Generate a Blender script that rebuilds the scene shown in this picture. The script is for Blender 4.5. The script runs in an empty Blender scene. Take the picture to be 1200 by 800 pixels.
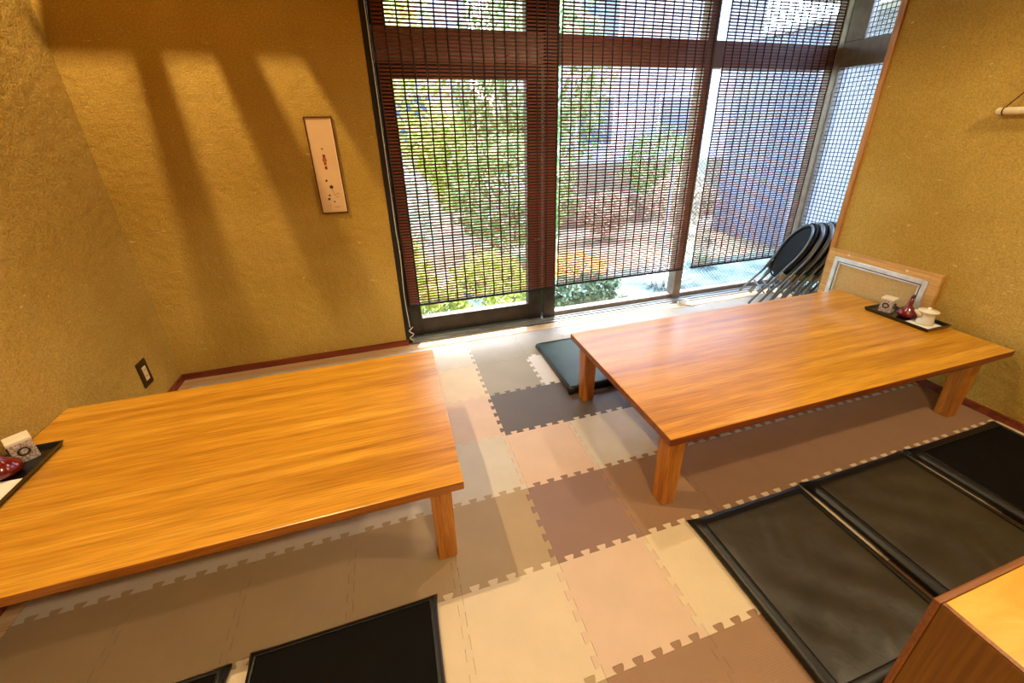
import bpy, bmesh, math, random
from mathutils import Vector, Matrix, Euler
from math import sin, cos, pi, radians
random.seed(7)
D = bpy.data
C = bpy.context.scene.collection
# ---------------------------------------------------------------- camera
cam = D.objects.new('camera', D.cameras.new('camera')); C.objects.link(cam)
cam.location = (1.19873, -2.35847, 1.23022)
cam.rotation_euler = (1.16408857, 0.0195889, -0.30006406)
cam.data.sensor_width = 36.0
cam.data.lens = 478.698 / 1200 * 36
cam.data.shift_x = -6.761 / 1200
cam.data.shift_y = -43.935 / 1200
cam.data.clip_start = 0.01; cam.data.clip_end = 300
bpy.context.scene.camera = cam
# ---------------------------------------------------------------- world, sun, exposure
w = D.worlds.new('sky'); bpy.context.scene.world = w; w.use_nodes = True
nt = w.node_tree; nt.nodes.clear()
sky = nt.nodes.new('ShaderNodeTexSky'); sky.sky_type = 'NISHITA'; sky.sun_disc = False
sky.sun_elevation = radians(60); sky.sun_rotation = radians(20); sky.air_density = 1.0; sky.dust_density = 2.0
bg = nt.nodes.new('ShaderNodeBackground'); bg.inputs['Strength'].default_value = 3.4
wo = nt.nodes.new('ShaderNodeOutputWorld')
nt.links.new(sky.outputs[0], bg.inputs[0]); nt.links.new(bg.outputs[0], wo.inputs[0])
sl = D.lights.new('sun', 'SUN'); sl.energy = 11.0; sl.angle = radians(0.6); sl.color = (1, .95, .86)
so = D.objects.new('sun', sl); C.objects.link(so)
so.rotation_euler = Vector((-.25, -.75, -1.0)).to_track_quat('-Z', 'Y').to_euler(); so.location = (2, 4, 6)
vs = bpy.context.scene.view_settings
bpy.context.scene.display_settings.display_device = 'sRGB'
vs.view_transform = 'Standard'; vs.look = 'None'; vs.gamma = 1.0; vs.use_curve_mapping = False; vs.exposure = 0.42
LAMP_POWER = 1.0
# ---------------------------------------------------------------- materials
def srgb(r, g, b):
    f = lambda c: (c/255/12.92) if c/255 <= .04045 else ((c/255+.055)/1.055)**2.4
    return (f(r), f(g), f(b), 1)
MATS = {}
def mat(name, col, rough=.5, metal=0., col2=None, scale=8., stretch=(1,1,1), bump=0., bscale=None, detail=4., spec=.5, coat=0., emit=None, lo=.35, hi=.65, distort=0., bstretch=None, bdist=.01, trans=0.):
    m = D.materials.new(name); m.use_nodes = True; t = m.node_tree; n = t.nodes; L = t.links
    p = n['Principled BSDF']
    p.inputs['Base Color'].default_value = col; p.inputs['Roughness'].default_value = rough
    p.inputs['Metallic'].default_value = metal; p.inputs['Specular IOR Level'].default_value = spec
    p.inputs['Coat Weight'].default_value = coat; p.inputs['Coat Roughness'].default_value = .15
    if trans: p.inputs['Transmission Weight'].default_value = trans
    if emit: p.inputs['Emission Color'].default_value = emit[0]; p.inputs['Emission Strength'].default_value = emit[1]
    tc = n.new('ShaderNodeTexCoord')
    if col2:
        mp = n.new('ShaderNodeMapping'); mp.inputs['Scale'].default_value = stretch
        no = n.new('ShaderNodeTexNoise'); no.inputs['Scale'].default_value = scale; no.inputs['Detail'].default_value = detail
        no.inputs['Distortion'].default_value = distort
        r = n.new('ShaderNodeValToRGB'); r.color_ramp.elements[0].position = lo; r.color_ramp.elements[1].position = hi
        r.color_ramp.elements[0].color = col; r.color_ramp.elements[1].color = col2
        L.new(tc.outputs['Object'], mp.inputs[0]); L.new(mp.outputs[0], no.inputs['Vector']); L.new(no.outputs['Fac'], r.inputs[0]); L.new(r.outputs[0], p.inputs['Base Color'])
    if bump:
        mp2 = n.new('ShaderNodeMapping'); mp2.inputs['Scale'].default_value = bstretch or stretch
        nb = n.new('ShaderNodeTexNoise'); nb.inputs['Scale'].default_value = bscale or scale; nb.inputs['Detail'].default_value = 5
        b = n.new('ShaderNodeBump'); b.inputs['Strength'].default_value = bump; b.inputs['Distance'].default_value = bdist
        L.new(tc.outputs['Object'], mp2.inputs[0]); L.new(mp2.outputs[0], nb.inputs['Vector']); L.new(nb.outputs['Fac'], b.inputs['Height']); L.new(b.outputs[0], p.inputs['Normal'])
    MATS[name] = m; return m

def plaster(name, ca, cb, cfleck):
    m = D.materials.new(name); m.use_nodes = True; t = m.node_tree; n = t.nodes; L = t.links
    p = n['Principled BSDF']; p.inputs['Roughness'].default_value = .85; p.inputs['Specular IOR Level'].default_value = .15
    tc = n.new('ShaderNodeTexCoord')
    n1 = n.new('ShaderNodeTexNoise'); n1.inputs['Scale'].default_value = 1.6; n1.inputs['Detail'].default_value = 6
    n2 = n.new('ShaderNodeTexNoise'); n2.inputs['Scale'].default_value = 150; n2.inputs['Detail'].default_value = 3
    n3 = n.new('ShaderNodeTexNoise'); n3.inputs['Scale'].default_value = 26; n3.inputs['Detail'].default_value = 5
    # straw fibres: thin stretched flecks
    mp = n.new('ShaderNodeMapping'); mp.inputs['Scale'].default_value = (22, 22, 90); mp.inputs['Rotation'].default_value = (.5, .6, .2)
    n4 = n.new('ShaderNodeTexNoise'); n4.inputs['Scale'].default_value = 1.3; n4.inputs['Detail'].default_value = 2
    r1 = n.new('ShaderNodeValToRGB'); r1.color_ramp.elements[0].position = .38; r1.color_ramp.elements[1].position = .64
    r1.color_ramp.elements[0].color = ca; r1.color_ramp.elements[1].color = cb
    r2 = n.new('ShaderNodeValToRGB'); r2.color_ramp.elements[0].position = .3; r2.color_ramp.elements[1].position = .7
    r2.color_ramp.elements[0].color = (.74, .74, .74, 1); r2.color_ramp.elements[1].color = (1.18, 1.18, 1.18, 1)
    mx = n.new('ShaderNodeMix'); mx.data_type = 'RGBA'; mx.blend_type = 'MULTIPLY'; mx.inputs[0].default_value = .9
    r4 = n.new('ShaderNodeValToRGB'); r4.color_ramp.elements[0].position = .72; r4.color_ramp.elements[1].position = .76
    mf = n.new('ShaderNodeMix'); mf.data_type = 'RGBA'; mf.inputs[7].default_value = cfleck
    L.new(tc.outputs['Object'], mp.inputs[0]); L.new(mp.outputs[0], n4.inputs['Vector'])
    for q in (n1, n2, n3): L.new(tc.outputs['Object'], q.inputs['Vector'])
    L.new(n1.outputs['Fac'], r1.inputs[0]); L.new(n2.outputs['Fac'], r2.inputs[0]); L.new(r1.outputs[0], mx.inputs[6]); L.new(r2.outputs[0], mx.inputs[7])
    L.new(n4.outputs['Fac'], r4.inputs[0]); L.new(r4.outputs[0], mf.inputs[0]); L.new(mx.outputs[2], mf.inputs[6]); L.new(mf.outputs[2], p.inputs['Base Color'])
    ad = n.new('ShaderNodeMath'); ad.operation = 'MULTIPLY_ADD'; ad.inputs[1].default_value = 2.2; L.new(n3.outputs['Fac'], ad.inputs[0]); L.new(n2.outputs['Fac'], ad.inputs[2])
    b = n.new('ShaderNodeBump'); b.inputs['Strength'].default_value = .5; b.inputs['Distance'].default_value = .007
    L.new(ad.outputs[0], b.inputs['Height']); L.new(b.outputs[0], p.inputs['Normal'])
    MATS[name] = m; return m
plaster('plaster', srgb(178, 144, 64), srgb(196, 164, 84), srgb(220, 195, 140))
mat('ceiling_paper', srgb(178, 150, 108), .9, col2=srgb(192, 166, 124), scale=3)

def wood(name, c0, c1, c2, rough=.3, axis=0, coat=.3, freq=1., bump=.08):
    m = D.materials.new(name); m.use_nodes = True; t = m.node_tree; n = t.nodes; L = t.links
    p = n['Principled BSDF']; p.inputs['Roughness'].default_value = rough; p.inputs['Coat Weight'].default_value = coat; p.inputs['Coat Roughness'].default_value = .22
    tc = n.new('ShaderNodeTexCoord')
    def noise(along, across, det, dis):
        mp = n.new('ShaderNodeMapping'); s = [across]*3; s[axis] = along; mp.inputs['Scale'].default_value = s
        no = n.new('ShaderNodeTexNoise'); no.inputs['Scale'].default_value = 1; no.inputs['Detail'].default_value = det; no.inputs['Distortion'].default_value = dis
        L.new(tc.outputs['Object'], mp.inputs[0]); L.new(mp.outputs[0], no.inputs['Vector']); return no
    a = noise(1.3*freq, 26*freq, 6, .3); b = noise(7*freq, 220*freq, 3, 0.); c = noise(1.2, 3.5, 2, 0.)
    r = n.new('ShaderNodeValToRGB'); r.color_ramp.elements[0].position = .3; r.color_ramp.elements[1].position = .72
    r.color_ramp.elements[0].color = c0; r.color_ramp.elements[1].color = c2; e = r.color_ramp.elements.new(.5); e.color = c1
    r2 = n.new('ShaderNodeValToRGB'); r2.color_ramp.elements[0].position = .35; r2.color_ramp.elements[1].position = .6
    r2.color_ramp.elements[0].color = (.74, .7, .66, 1); r2.color_ramp.elements[1].color = (1.06, 1.06, 1.06, 1)
    r3 = n.new('ShaderNodeValToRGB'); r3.color_ramp.elements[0].position = .3; r3.color_ramp.elements[1].position = .7
    r3.color_ramp.elements[0].color = (.94, .91, .88, 1); r3.color_ramp.elements[1].color = (1.05, 1.05, 1.05, 1)
    m1 = n.new('ShaderNodeMix'); m1.data_type = 'RGBA'; m1.blend_type = 'MULTIPLY'; m1.inputs[0].default_value = 1
    m2 = n.new('ShaderNodeMix'); m2.data_type = 'RGBA'; m2.blend_type = 'MULTIPLY'; m2.inputs[0].default_value = 1
    L.new(a.outputs['Fac'], r.inputs[0]); L.new(b.outputs['Fac'], r2.inputs[0]); L.new(c.outputs['Fac'], r3.inputs[0])
    L.new(r.outputs[0], m1.inputs[6]); L.new(r2.outputs[0], m1.inputs[7]); L.new(m1.outputs[2], m2.inputs[6]); L.new(r3.outputs[0], m2.inputs[7])
    L.new(m2.outputs[2], p.inputs['Base Color'])
    bp = n.new('ShaderNodeBump'); bp.inputs['Strength'].default_value = bump; bp.inputs['Distance'].default_value = .002
    L.new(b.outputs['Fac'], bp.inputs['Height']); L.new(bp.outputs[0], p.inputs['Normal'])
    MATS[name] = m; return m
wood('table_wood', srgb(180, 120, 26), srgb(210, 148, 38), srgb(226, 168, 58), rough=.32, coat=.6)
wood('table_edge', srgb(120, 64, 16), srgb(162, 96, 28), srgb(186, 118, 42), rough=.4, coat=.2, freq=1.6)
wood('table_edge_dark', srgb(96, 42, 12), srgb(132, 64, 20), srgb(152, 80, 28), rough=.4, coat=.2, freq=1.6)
wood('leg_wood', srgb(164, 98, 26), srgb(194, 124, 38), srgb(210, 142, 52), rough=.4, axis=2, coat=.2, freq=2.)
wood('red_wood', srgb(84, 30, 12), srgb(120, 48, 20), srgb(142, 66, 30), rough=.45, coat=.2)
wood('pale_wood', srgb(196, 160, 112), srgb(214, 180, 132), srgb(226, 196, 150), rough=.5, coat=.0)
wood('trim_wood', srgb(164, 112, 40), srgb(186, 132, 54), srgb(200, 148, 68), rough=.45, axis=2, coat=.1)
wood('frame_wood', srgb(190, 144, 72), srgb(210, 164, 90), srgb(224, 182, 108), rough=.45, axis=1, coat=.1)
wood('cabinet_side', srgb(124, 84, 18), srgb(140, 94, 22), srgb(152, 104, 28), rough=.45, axis=2, coat=.15, freq=.7)
wood('cabinet_rim', srgb(132, 76, 36), srgb(154, 96, 50), srgb(170, 110, 62), rough=.4, axis=0, coat=.2)
wood('dark_lattice', srgb(70, 40, 18), srgb(92, 54, 26), srgb(110, 68, 34), rough=.5, axis=1, coat=.0)
mat('plywood', srgb(220, 164, 40), .4, col2=srgb(238, 196, 80), scale=4, stretch=(1, 2.5, 1), distort=2.5, coat=.2)
mat('sash_metal', srgb(52, 46, 42), .4, metal=.5, col2=srgb(64, 58, 52), scale=20)
mat('sill_metal', srgb(140, 146, 150), .35, metal=.7, col2=srgb(168, 174, 178), scale=9, stretch=(1, 6, 1))
mat('post_metal', srgb(118, 104, 92), .4, metal=.4, col2=srgb(136, 120, 106), scale=20)
mat('transom_metal', srgb(150, 132, 130), .5, metal=.2, col2=srgb(160, 142, 138), scale=20)
mat('black_rubber', srgb(18, 16, 15), .6)
mat('slat_wood', srgb(96, 44, 28), .55, col2=srgb(128, 64, 42), scale=5, stretch=(3, 1, 60))
mat('blind_cord', srgb(46, 22, 16), .7, col2=srgb(60, 30, 22), scale=60)
mat('tan_edge', srgb(196, 160, 130), .7)
mat('white_cord', srgb(226, 222, 210), .7, col2=srgb(204, 198, 186), scale=90)
mat('wire', srgb(62, 60, 62), .5, metal=.5)
mat('vinyl_black', srgb(40, 34, 22), .46, col2=srgb(48, 41, 27), scale=6, bump=.25, bscale=9, bdist=.02, spec=.6)
mat('vinyl_edge', srgb(9, 8, 8), .42, bump=.25, bscale=30, bdist=.006)
mat('vinyl_matte', srgb(8, 6, 5), .75, col2=srgb(11, 9, 7), scale=10, bump=.2, bscale=18, bdist=.008, spec=.12)
mat('vinyl_green', srgb(30, 56, 48), .42, col2=srgb(38, 66, 57), scale=7, bump=.3, bscale=12, bdist=.01)
mat('tray_lacquer', srgb(16, 11, 9), .3, coat=.4)
mat('red_lacquer', srgb(122, 16, 8), .18, col2=srgb(96, 10, 6), scale=10, coat=.8)
mat('dark_red', srgb(70, 8, 6), .25, coat=.5)
mat('porcelain', srgb(238, 230, 208), .2, col2=srgb(228, 218, 192), scale=20, coat=.5)
mat('napkin', srgb(240, 236, 226), .9)
mat('speckle', srgb(150, 128, 112), .5, col2=srgb(214, 200, 186), scale=260, detail=2, lo=.42, hi=.58)
mat('ink', srgb(52, 42, 34), .7)
mat('paper', srgb(214, 178, 132), .7, col2=srgb(224, 188, 142), scale=5)
mat('poster_frame', srgb(84, 30, 16), .4)
mat('poster_edge', srgb(240, 214, 176), .4)
mat('red_ink', srgb(168, 24, 20), .7)
mat('grey_ink', srgb(160, 130, 90), .8)
mat('cork', srgb(188, 158, 100), .9, col2=srgb(204, 176, 120), scale=190, bump=.4, bscale=180, bdist=.003)
mat('alu', srgb(206, 208, 206), .35, metal=.6, col2=srgb(226, 228, 226), scale=30)
mat('dark_gap', srgb(30, 28, 28), .6)
mat('plate_bronze', srgb(78, 56, 30), .35, metal=.6)
mat('switch_cream', srgb(228, 204, 160), .4)
mat('chair_black', srgb(8, 8, 9), .6, col2=srgb(13, 13, 14), scale=20, bump=.2, bscale=60, bdist=.004, spec=.2)
mat('chair_tube', srgb(132, 134, 134), .35, metal=.85)
mat('chrome', srgb(210, 212, 212), .15, metal=1.)
mat('bamboo', srgb(232, 208, 150), .4, col2=srgb(244, 226, 180), scale=12, stretch=(1, 4, 1))
mat('brown_cord', srgb(84, 42, 20), .7)
mat('lamp_metal', srgb(60, 56, 50), .4, metal=.6)
mat('bulb', srgb(255, 220, 160), .5, emit=((1, .72, .40, 1), 12.))
# outdoors
mat('soil', srgb(112, 104, 84), .95, col2=srgb(164, 154, 130), scale=2.2, bump=.3, bscale=14, bdist=.05)
mat('concrete', srgb(190, 190, 190), .9, col2=srgb(212, 212, 210), scale=3)
mat('leaf_yellow', srgb(158, 178, 70), .5, col2=srgb(196, 206, 110), scale=5)
mat('leaf_green', srgb(96, 132, 60), .5, col2=srgb(140, 166, 86), scale=5)
mat('leaf_pale', srgb(180, 196, 170), .5, col2=srgb(214, 222, 204), scale=5)
mat('leaf_brown', srgb(138, 118, 96), .6, col2=srgb(178, 160, 130), scale=5)
mat('leaf_orange', srgb(222, 150, 60), .5, col2=srgb(232, 190, 90), scale=9)
mat('bark', srgb(110, 92, 74), .9, col2=srgb(140, 120, 98), scale=8)
mat('siding', srgb(168, 168, 182), .7, col2=srgb(184, 184, 196), scale=2)
mat('siding_brown', srgb(122, 108, 90), .8, col2=srgb(146, 132, 108), scale=3)
mat('roof_grey', srgb(120, 124, 134), .7)
mat('dark_glass', srgb(80, 96, 110), .1)
mat('pale_blue_sheet', srgb(146, 152, 168), .6, col2=srgb(166, 168, 182), scale=2)
mat('white_paint', srgb(236, 238, 240), .6)
mat('sheet_pale', srgb(172, 172, 184), .7)
mat('terrace', srgb(48, 72, 78), .9, col2=srgb(84, 110, 112), scale=6)
mat('leaf_deep', srgb(64, 96, 70), .5, col2=srgb(104, 136, 104), scale=5)

def glass(name, tint=(.97, .98, .97, 1)):
    m = D.materials.new(name); m.use_nodes = True; t = m.node_tree; n = t.nodes; L = t.links; n.clear()
    o = n.new('ShaderNodeOutputMaterial'); a = n.new('ShaderNodeBsdfTransparent'); a.inputs[0].default_value = tint
    g = n.new('ShaderNodeBsdfGlossy'); g.inputs['Roughness'].default_value = .02
    f = n.new('ShaderNodeFresnel'); gm = n.new('ShaderNodeNewGeometry'); mi = n.new('ShaderNodeMath'); mi.operation = 'MULTIPLY_ADD'; mi.inputs[1].default_value = 1/1.35-1.35; mi.inputs[2].default_value = 1.35
    L.new(gm.outputs['Backfacing'], mi.inputs[0]); L.new(mi.outputs[0], f.inputs[0]); mx = n.new('ShaderNodeMixShader')
    L.new(f.outputs[0], mx.inputs[0]); L.new(a.outputs[0], mx.inputs[1]); L.new(g.outputs[0], mx.inputs[2]); L.new(mx.outputs[0], o.inputs[0])
    MATS[name] = m
glass('glass'); glass('glass_wired', (.9, .94, .96, 1))

def mat_foam(name, col, dark=.93):
    m = D.materials.new(name); m.use_nodes = True; t = m.node_tree; n = t.nodes; L = t.links
    p = n['Principled BSDF']; p.inputs['Roughness'].default_value = .5; p.inputs['Specular IOR Level'].default_value = .35
    tc = n.new('ShaderNodeTexCoord')
    no = n.new('ShaderNodeTexNoise'); no.inputs['Scale'].default_value = 9; no.inputs['Detail'].default_value = 6
    r = n.new('ShaderNodeValToRGB'); r.color_ramp.elements[0].position = .35; r.color_ramp.elements[1].position = .65
    r.color_ramp.elements[0].color = (col[0]*dark, col[1]*dark, col[2]*dark, 1); r.color_ramp.elements[1].color = col
    wv = n.new('ShaderNodeTexWave'); wv.inputs['Scale'].default_value = 55; wv.bands_direction = 'Y'; wv.inputs['Distortion'].default_value = .6; wv.inputs['Detail Scale'].default_value = 30
    wv2 = n.new('ShaderNodeTexWave'); wv2.inputs['Scale'].default_value = 55; wv2.bands_direction = 'X'
    mu = n.new('ShaderNodeMath'); mu.operation = 'ADD'
    b = n.new('ShaderNodeBump'); b.inputs['Strength'].default_value = .16; b.inputs['Distance'].default_value = .001
    for q in (no, wv, wv2): L.new(tc.outputs['Object'], q.inputs['Vector'])
    L.new(no.outputs['Fac'], r.inputs[0]); L.new(r.outputs[0], p.inputs['Base Color'])
    L.new(wv.outputs['Fac'], mu.inputs[0]); L.new(wv2.outputs['Fac'], mu.inputs[1]); L.new(mu.outputs[0], b.inputs['Height']); L.new(b.outputs[0], p.inputs['Normal'])
    MATS[name] = m
mat_foam('foam_cream', srgb(216, 196, 164)); mat_foam('foam_pale', srgb(204, 194, 176)); mat_foam('foam_pink', srgb(212, 184, 160))
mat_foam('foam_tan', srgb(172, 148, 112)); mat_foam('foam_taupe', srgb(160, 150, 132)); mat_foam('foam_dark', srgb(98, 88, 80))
mat_foam('foam_mauve', srgb(142, 112, 98)); mat_foam('foam_brown', srgb(150, 116, 88)); mat_foam('foam_white', srgb(214, 210, 206))

# ---------------------------------------------------------------- mesh helpers
def obj(name, bm, m, parent=None, loc=None, smooth=False):
    me = D.meshes.new(name); bm.normal_update(); bm.to_mesh(me); bm.free()
    if smooth:
        for p in me.polygons: p.use_smooth = True
    for k in (m if isinstance(m, (list, tuple)) else [m]): me.materials.append(MATS[k])
    o = D.objects.new(name, me); C.objects.link(o)
    if parent: o.parent = parent
    if loc is not None: o.location = loc
    return o
def thing(name, label, cat, loc=(0,0,0), rot=(0,0,0), group=None):
    o = D.objects.new(name, None); o.empty_display_size = .05; C.objects.link(o); o.location = loc; o.rotation_euler = rot
    return tag(o, label, cat, group)
def tag(o, label, cat, group=None):
    o['label'] = label; o['category'] = cat
    if group: o['group'] = group
    return o
def struct(name, bm, m, label=None, parent=None, **k):
    o = obj(name, bm, m, parent, **k)
    if not parent: o['kind'] = 'structure'
    if label: o['label'] = label
    return o
def part(me_obj, name, parent, loc=(0,0,0), rot=(0,0,0), scale=None):
    o = me_obj.copy(); o.name = name; C.objects.link(o); o.parent = parent; o.location = loc; o.rotation_euler = rot
    if scale: o.scale = scale
    return o
def bx(x0, x1, y0, y1, z0, z1, bm=None, bev=0., seg=2):
    t = bmesh.new()
    bmesh.ops.create_cube(t, size=1)
    for v in t.verts:
        v.co = Vector(((x0+x1)/2+v.co.x*(x1-x0), (y0+y1)/2+v.co.y*(y1-y0), (z0+z1)/2+v.co.z*(z1-z0)))
    if bev: bmesh.ops.bevel(t, geom=t.edges[:], offset=bev, segments=seg, affect='EDGES', profile=.6)
    if bm is None: return t
    me = D.meshes.new('t'); t.to_mesh(me); t.free(); bm.from_mesh(me); D.meshes.remove(me); return bm
def tube(pts, r, bm=None, n=8, closed=False):
    bm = bm or bmesh.new(); rings = []; P = [Vector(p) for p in pts]; up = None
    N = len(P)
    for i, p in enumerate(P):
        if closed: tan = (P[(i+1) % N]-P[i-1]).normalized()
        else: tan = (P[min(i+1, N-1)]-P[max(i-1, 0)]).normalized()
        if up is None: up = tan.orthogonal().normalized()
        else:
            up = (up-tan*up.dot(tan)).normalized()
        s = tan.cross(up); rr = r[i] if isinstance(r, (list, tuple)) else r
        rings.append([bm.verts.new(p+(up*cos(2*pi*k/n)+s*sin(2*pi*k/n))*rr) for k in range(n)])
    for i in range(N if closed else N-1):
        a, b = rings[i], rings[(i+1) % N]
        for k in range(n): bm.faces.new((a[k], a[(k+1) % n], b[(k+1) % n], b[k]))
    if not closed: bm.faces.new(rings[0][::-1]); bm.faces.new(rings[-1])
    return bm
def lathe(prof, bm=None, n=28, c=(0, 0, 0)):
    bm = bm or bmesh.new(); rings = []
    for r, z in prof:
        rings.append([bm.verts.new((c[0]+r*cos(2*pi*k/n), c[1]+r*sin(2*pi*k/n), c[2]+z)) for k in range(n)])
    for a, b in zip(rings, rings[1:]):
        for k in range(n): bm.faces.new((a[k], a[(k+1) % n], b[(k+1) % n], b[k]))
    bm.faces.new(rings[0][::-1]); bm.faces.new(rings[-1]); return bm
def poly_prism(pts, z0, z1):
    bm = bmesh.new(); a = [bm.verts.new((x, y, z0)) for x, y in pts]; b = [bm.verts.new((x, y, z1)) for x, y in pts]
    bm.faces.new(a[::-1]); bm.faces.new(b); n = len(pts)
    for i in range(n): bm.faces.new((a[i], a[(i+1) % n], b[(i+1) % n], b[i]))
    return bm

# ---------------------------------------------------------------- room shell
WL, WR, AX, H = -.015, 3.645, 4.17, 3.0
YF = -4.6
floor = struct('floor', bx(WL-.1, AX+.1, YF-.1, 0.0, -.12, -.012), 'pale_wood')
struct('wall_left', bx(WL-.12, WL, YF, .12, -.012, H), 'plaster')
struct('wall_back', bx(WL, 1.19, 0, .14, -.012, H), 'plaster')
struct('wall_back_header', bx(1.19, AX+.1, 0, .14, 2.28, H), 'plaster').name = 'wall_back_upper'
struct('wall_right', bx(WR, WR+.09, YF, -.665, -.012, H), 'plaster')
struct('wall_front', bx(WL-.12, AX+.1, YF-.12, YF, -.012, H), 'plaster')
struct('wall_alcove', bx(WR+.09, AX, -.80, -.72, -.012, H), 'plaster')
struct('ceiling', bx(WL-.12, AX+.2, YF-.12, .14, H, H+.1), 'ceiling_paper')
struct('baseboard_back', bx(WL, 1.19, -.014, 0, -.012, .034, bev=.002), 'red_wood')
struct('baseboard_left', bx(WL, WL+.012, -2.9, -.014, -.012, .034, bev=.002), 'red_wood')
struct('baseboard_right', bx(WR-.014, WR, -4., -.70, -.012, .034, bev=.002), 'red_wood')
struct('trim_1', bx(WR-.012, WR+.095, -.69, -.660, -.012, 2.3, bev=.003), 'trim_wood', 'wooden corner post at the end of the right wall')
struct('trim_2', bx(WL+.002, AX, -.086, -.0145, -.012, .0005), 'pale_wood')
struct('trim_3', bx(WL+.0125, .043, -2.9, -.0865, -.012, .0005), 'pale_wood')

# foam mats, one object per mat
T = .3; X0 = 1.544; Y0 = -.389
FR = []
for k in range(5):
    for a, b in ((.33, 0), (.245, .55), (.23, .9), (.27, 1), (.73, 1), (.77, .9), (.755, .55), (.67, 0)): FR.append((.011+(k+a)*(T-.022)/5, b*.0165))
g = .0004
def mat_poly(prot=(1, 1, 1, 1)):
    # bottom seam and right seam cut in, top and left seams reach out; flags switch an edge to straight
    b, r, t, l = prot; p = [(g, g)]
    if b: p += [(x, y+g) for x, y in FR]
    p.append((T-g, g))
    if r: p += [(T-g-y, x) for x, y in FR]
    p.append((T-g, T-g))
    if t: p += [(x, T-g+y) for x, y in FR[::-1]]
    p.append((g, T-g))
    if l: p += [(g-y, x) for x, y in FR[::-1]]
    return p
cache = {}
def mat_mesh(prot, m):
    if (prot, m) not in cache:
        o = obj('foam_mat', poly_prism(mat_poly(prot), -.0115, 0), m); me = o.data; D.objects.remove(o); cache[(prot, m)] = me
    return cache[(prot, m)]
def mat_colour(i, j):
    # i column from x=1.544 (0) ; j row, 0 is next to the window
    L = i < 0
    if L:
        t = {0: 'foam_pale', 1: 'foam_cream', 2: 'foam_tan', 3: 'foam_pale', 4: 'foam_tan', 5: 'foam_cream', 6: 'foam_tan'}
        if j == 2 and i == -1: return 'foam_pink'
    else:
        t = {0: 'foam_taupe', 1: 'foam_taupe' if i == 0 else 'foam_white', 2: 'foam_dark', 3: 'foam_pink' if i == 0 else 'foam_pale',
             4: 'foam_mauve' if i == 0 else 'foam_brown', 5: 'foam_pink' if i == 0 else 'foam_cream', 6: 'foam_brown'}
    return t.get(j, 'foam_tan')
for j in range(0, 8):
    imax = 9 if j == 0 or j == 1 else 7
    for i in range(-5, imax):
        x = X0+i*T; y = Y0-j*T
        if x+T > WR+.01 and y < -.69-.01+.0: continue
        if x+T > AX: continue
        last = (x+2*T > WR+.02) if j >= 2 else (x+2*T > AX)
        me = mat_mesh((0 if j == 7 else 1, 0 if last else 1, 0 if j == 0 else 1, 0 if i == -5 else 1), mat_colour(i, j))
        o = D.objects.new('foam_mat', me); C.objects.link(o); o.parent = floor; o.location = (x, y, 0)

# ---------------------------------------------------------------- window wall
WY = .085
def frame_part(win, name, x0, x1, z0, z1, y0=WY, y1=WY+.06, m='sash_metal', bev=.003):
    return obj(name, bx(x0, x1, y0, y1, z0, z1, bev=bev), m, win)
def pane(win, x0, x1, z0, z1, y=WY+.03, m='glass'):
    return obj('pane', bx(x0, x1, y-.002, y+.002, z0, z1), m, win)
struct('trim_4', bx(1.19, AX, -.0005, .14, -.012, .004), 'sill_metal', 'grey metal sill track under the windows')
for k, y in enumerate((.018, .052)):
    struct('trim_%d' % (5+k), bx(1.21, AX, y, y+.005, .004, .012), 'sill_metal')
struct('trim_7', bx(1.178, 1.214, -.004, .14, .004, 2.28, bev=.002), 'black_rubber', 'black jamb left of the window')
win1 = D.objects.new('door_1', None); C.objects.link(win1); win1['kind'] = 'structure'; win1['label'] = 'black framed glass door behind the left blind'
frame_part(win1, 'stile', 1.215, 1.292, .004, 1.55); frame_part(win1, 'stile', 2.01, 2.10, .004, 1.55)
frame_part(win1, 'bottom_rail', 1.292, 2.01, .012, .125); frame_part(win1, 'top_rail', 1.292, 2.01, 1.475, 1.55)
pane(win1, 1.292, 2.01, .125, 1.475)
h = obj('latch_handle', bx(2.045, 2.085, WY-.02, WY, .56, .585, bev=.004), 'chrome', win1)
win2 = D.objects.new('window_1', None); C.objects.link(win2); win2['kind'] = 'structure'
frame_part(win2, 'post', 2.112, 2.195, .004, 2.28, WY-.02, WY+.075)
frame_part(win2, 'transom', 1.215, 2.112, 1.552, 1.70, WY-.0, WY+.07, 'transom_metal')
frame_part(win2, 'stile', 1.215, 1.292, 1.70, 2.28, WY, WY+.06)
frame_part(win2, 'stile', 2.01, 2.112, 1.70, 2.28, WY, WY+.06)
pane(win2, 1.292, 2.01, 1.70, 2.28)
win3 = D.objects.new('window_2', None); C.objects.link(win3); win3['kind'] = 'structure'
frame_part(win3, 'transom', 2.195, 3.17, 1.552, 1.70, WY, WY+.06, 'transom_metal')
frame_part(win3, 'bottom_rail', 2.195, 3.17, .004, .035, WY, WY+.06, 'post_metal')
frame_part(win3, 'post', 3.17, 3.235, .004, 2.28, WY-.01, WY+.07, 'post_metal')
pane(win3, 2.195, 3.17, .035, 1.552); pane(win3, 2.195, 3.17, 1.70, 2.28)
win4 = D.objects.new('window_3', None); C.objects.link(win4); win4['kind'] = 'structure'
frame_part(win4, 'transom', 3.235, AX, 1.552, 1.70, WY, WY+.06, 'transom_metal')
frame_part(win4, 'bottom_rail', 3.235, AX, .004, .035, WY, WY+.06, 'post_metal')
pane(win4, 3.235, AX, .035, 1.552, m='glass_wired'); pane(win4, 3.235, AX, 1.70, 2.28, m='glass_wired')
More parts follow.
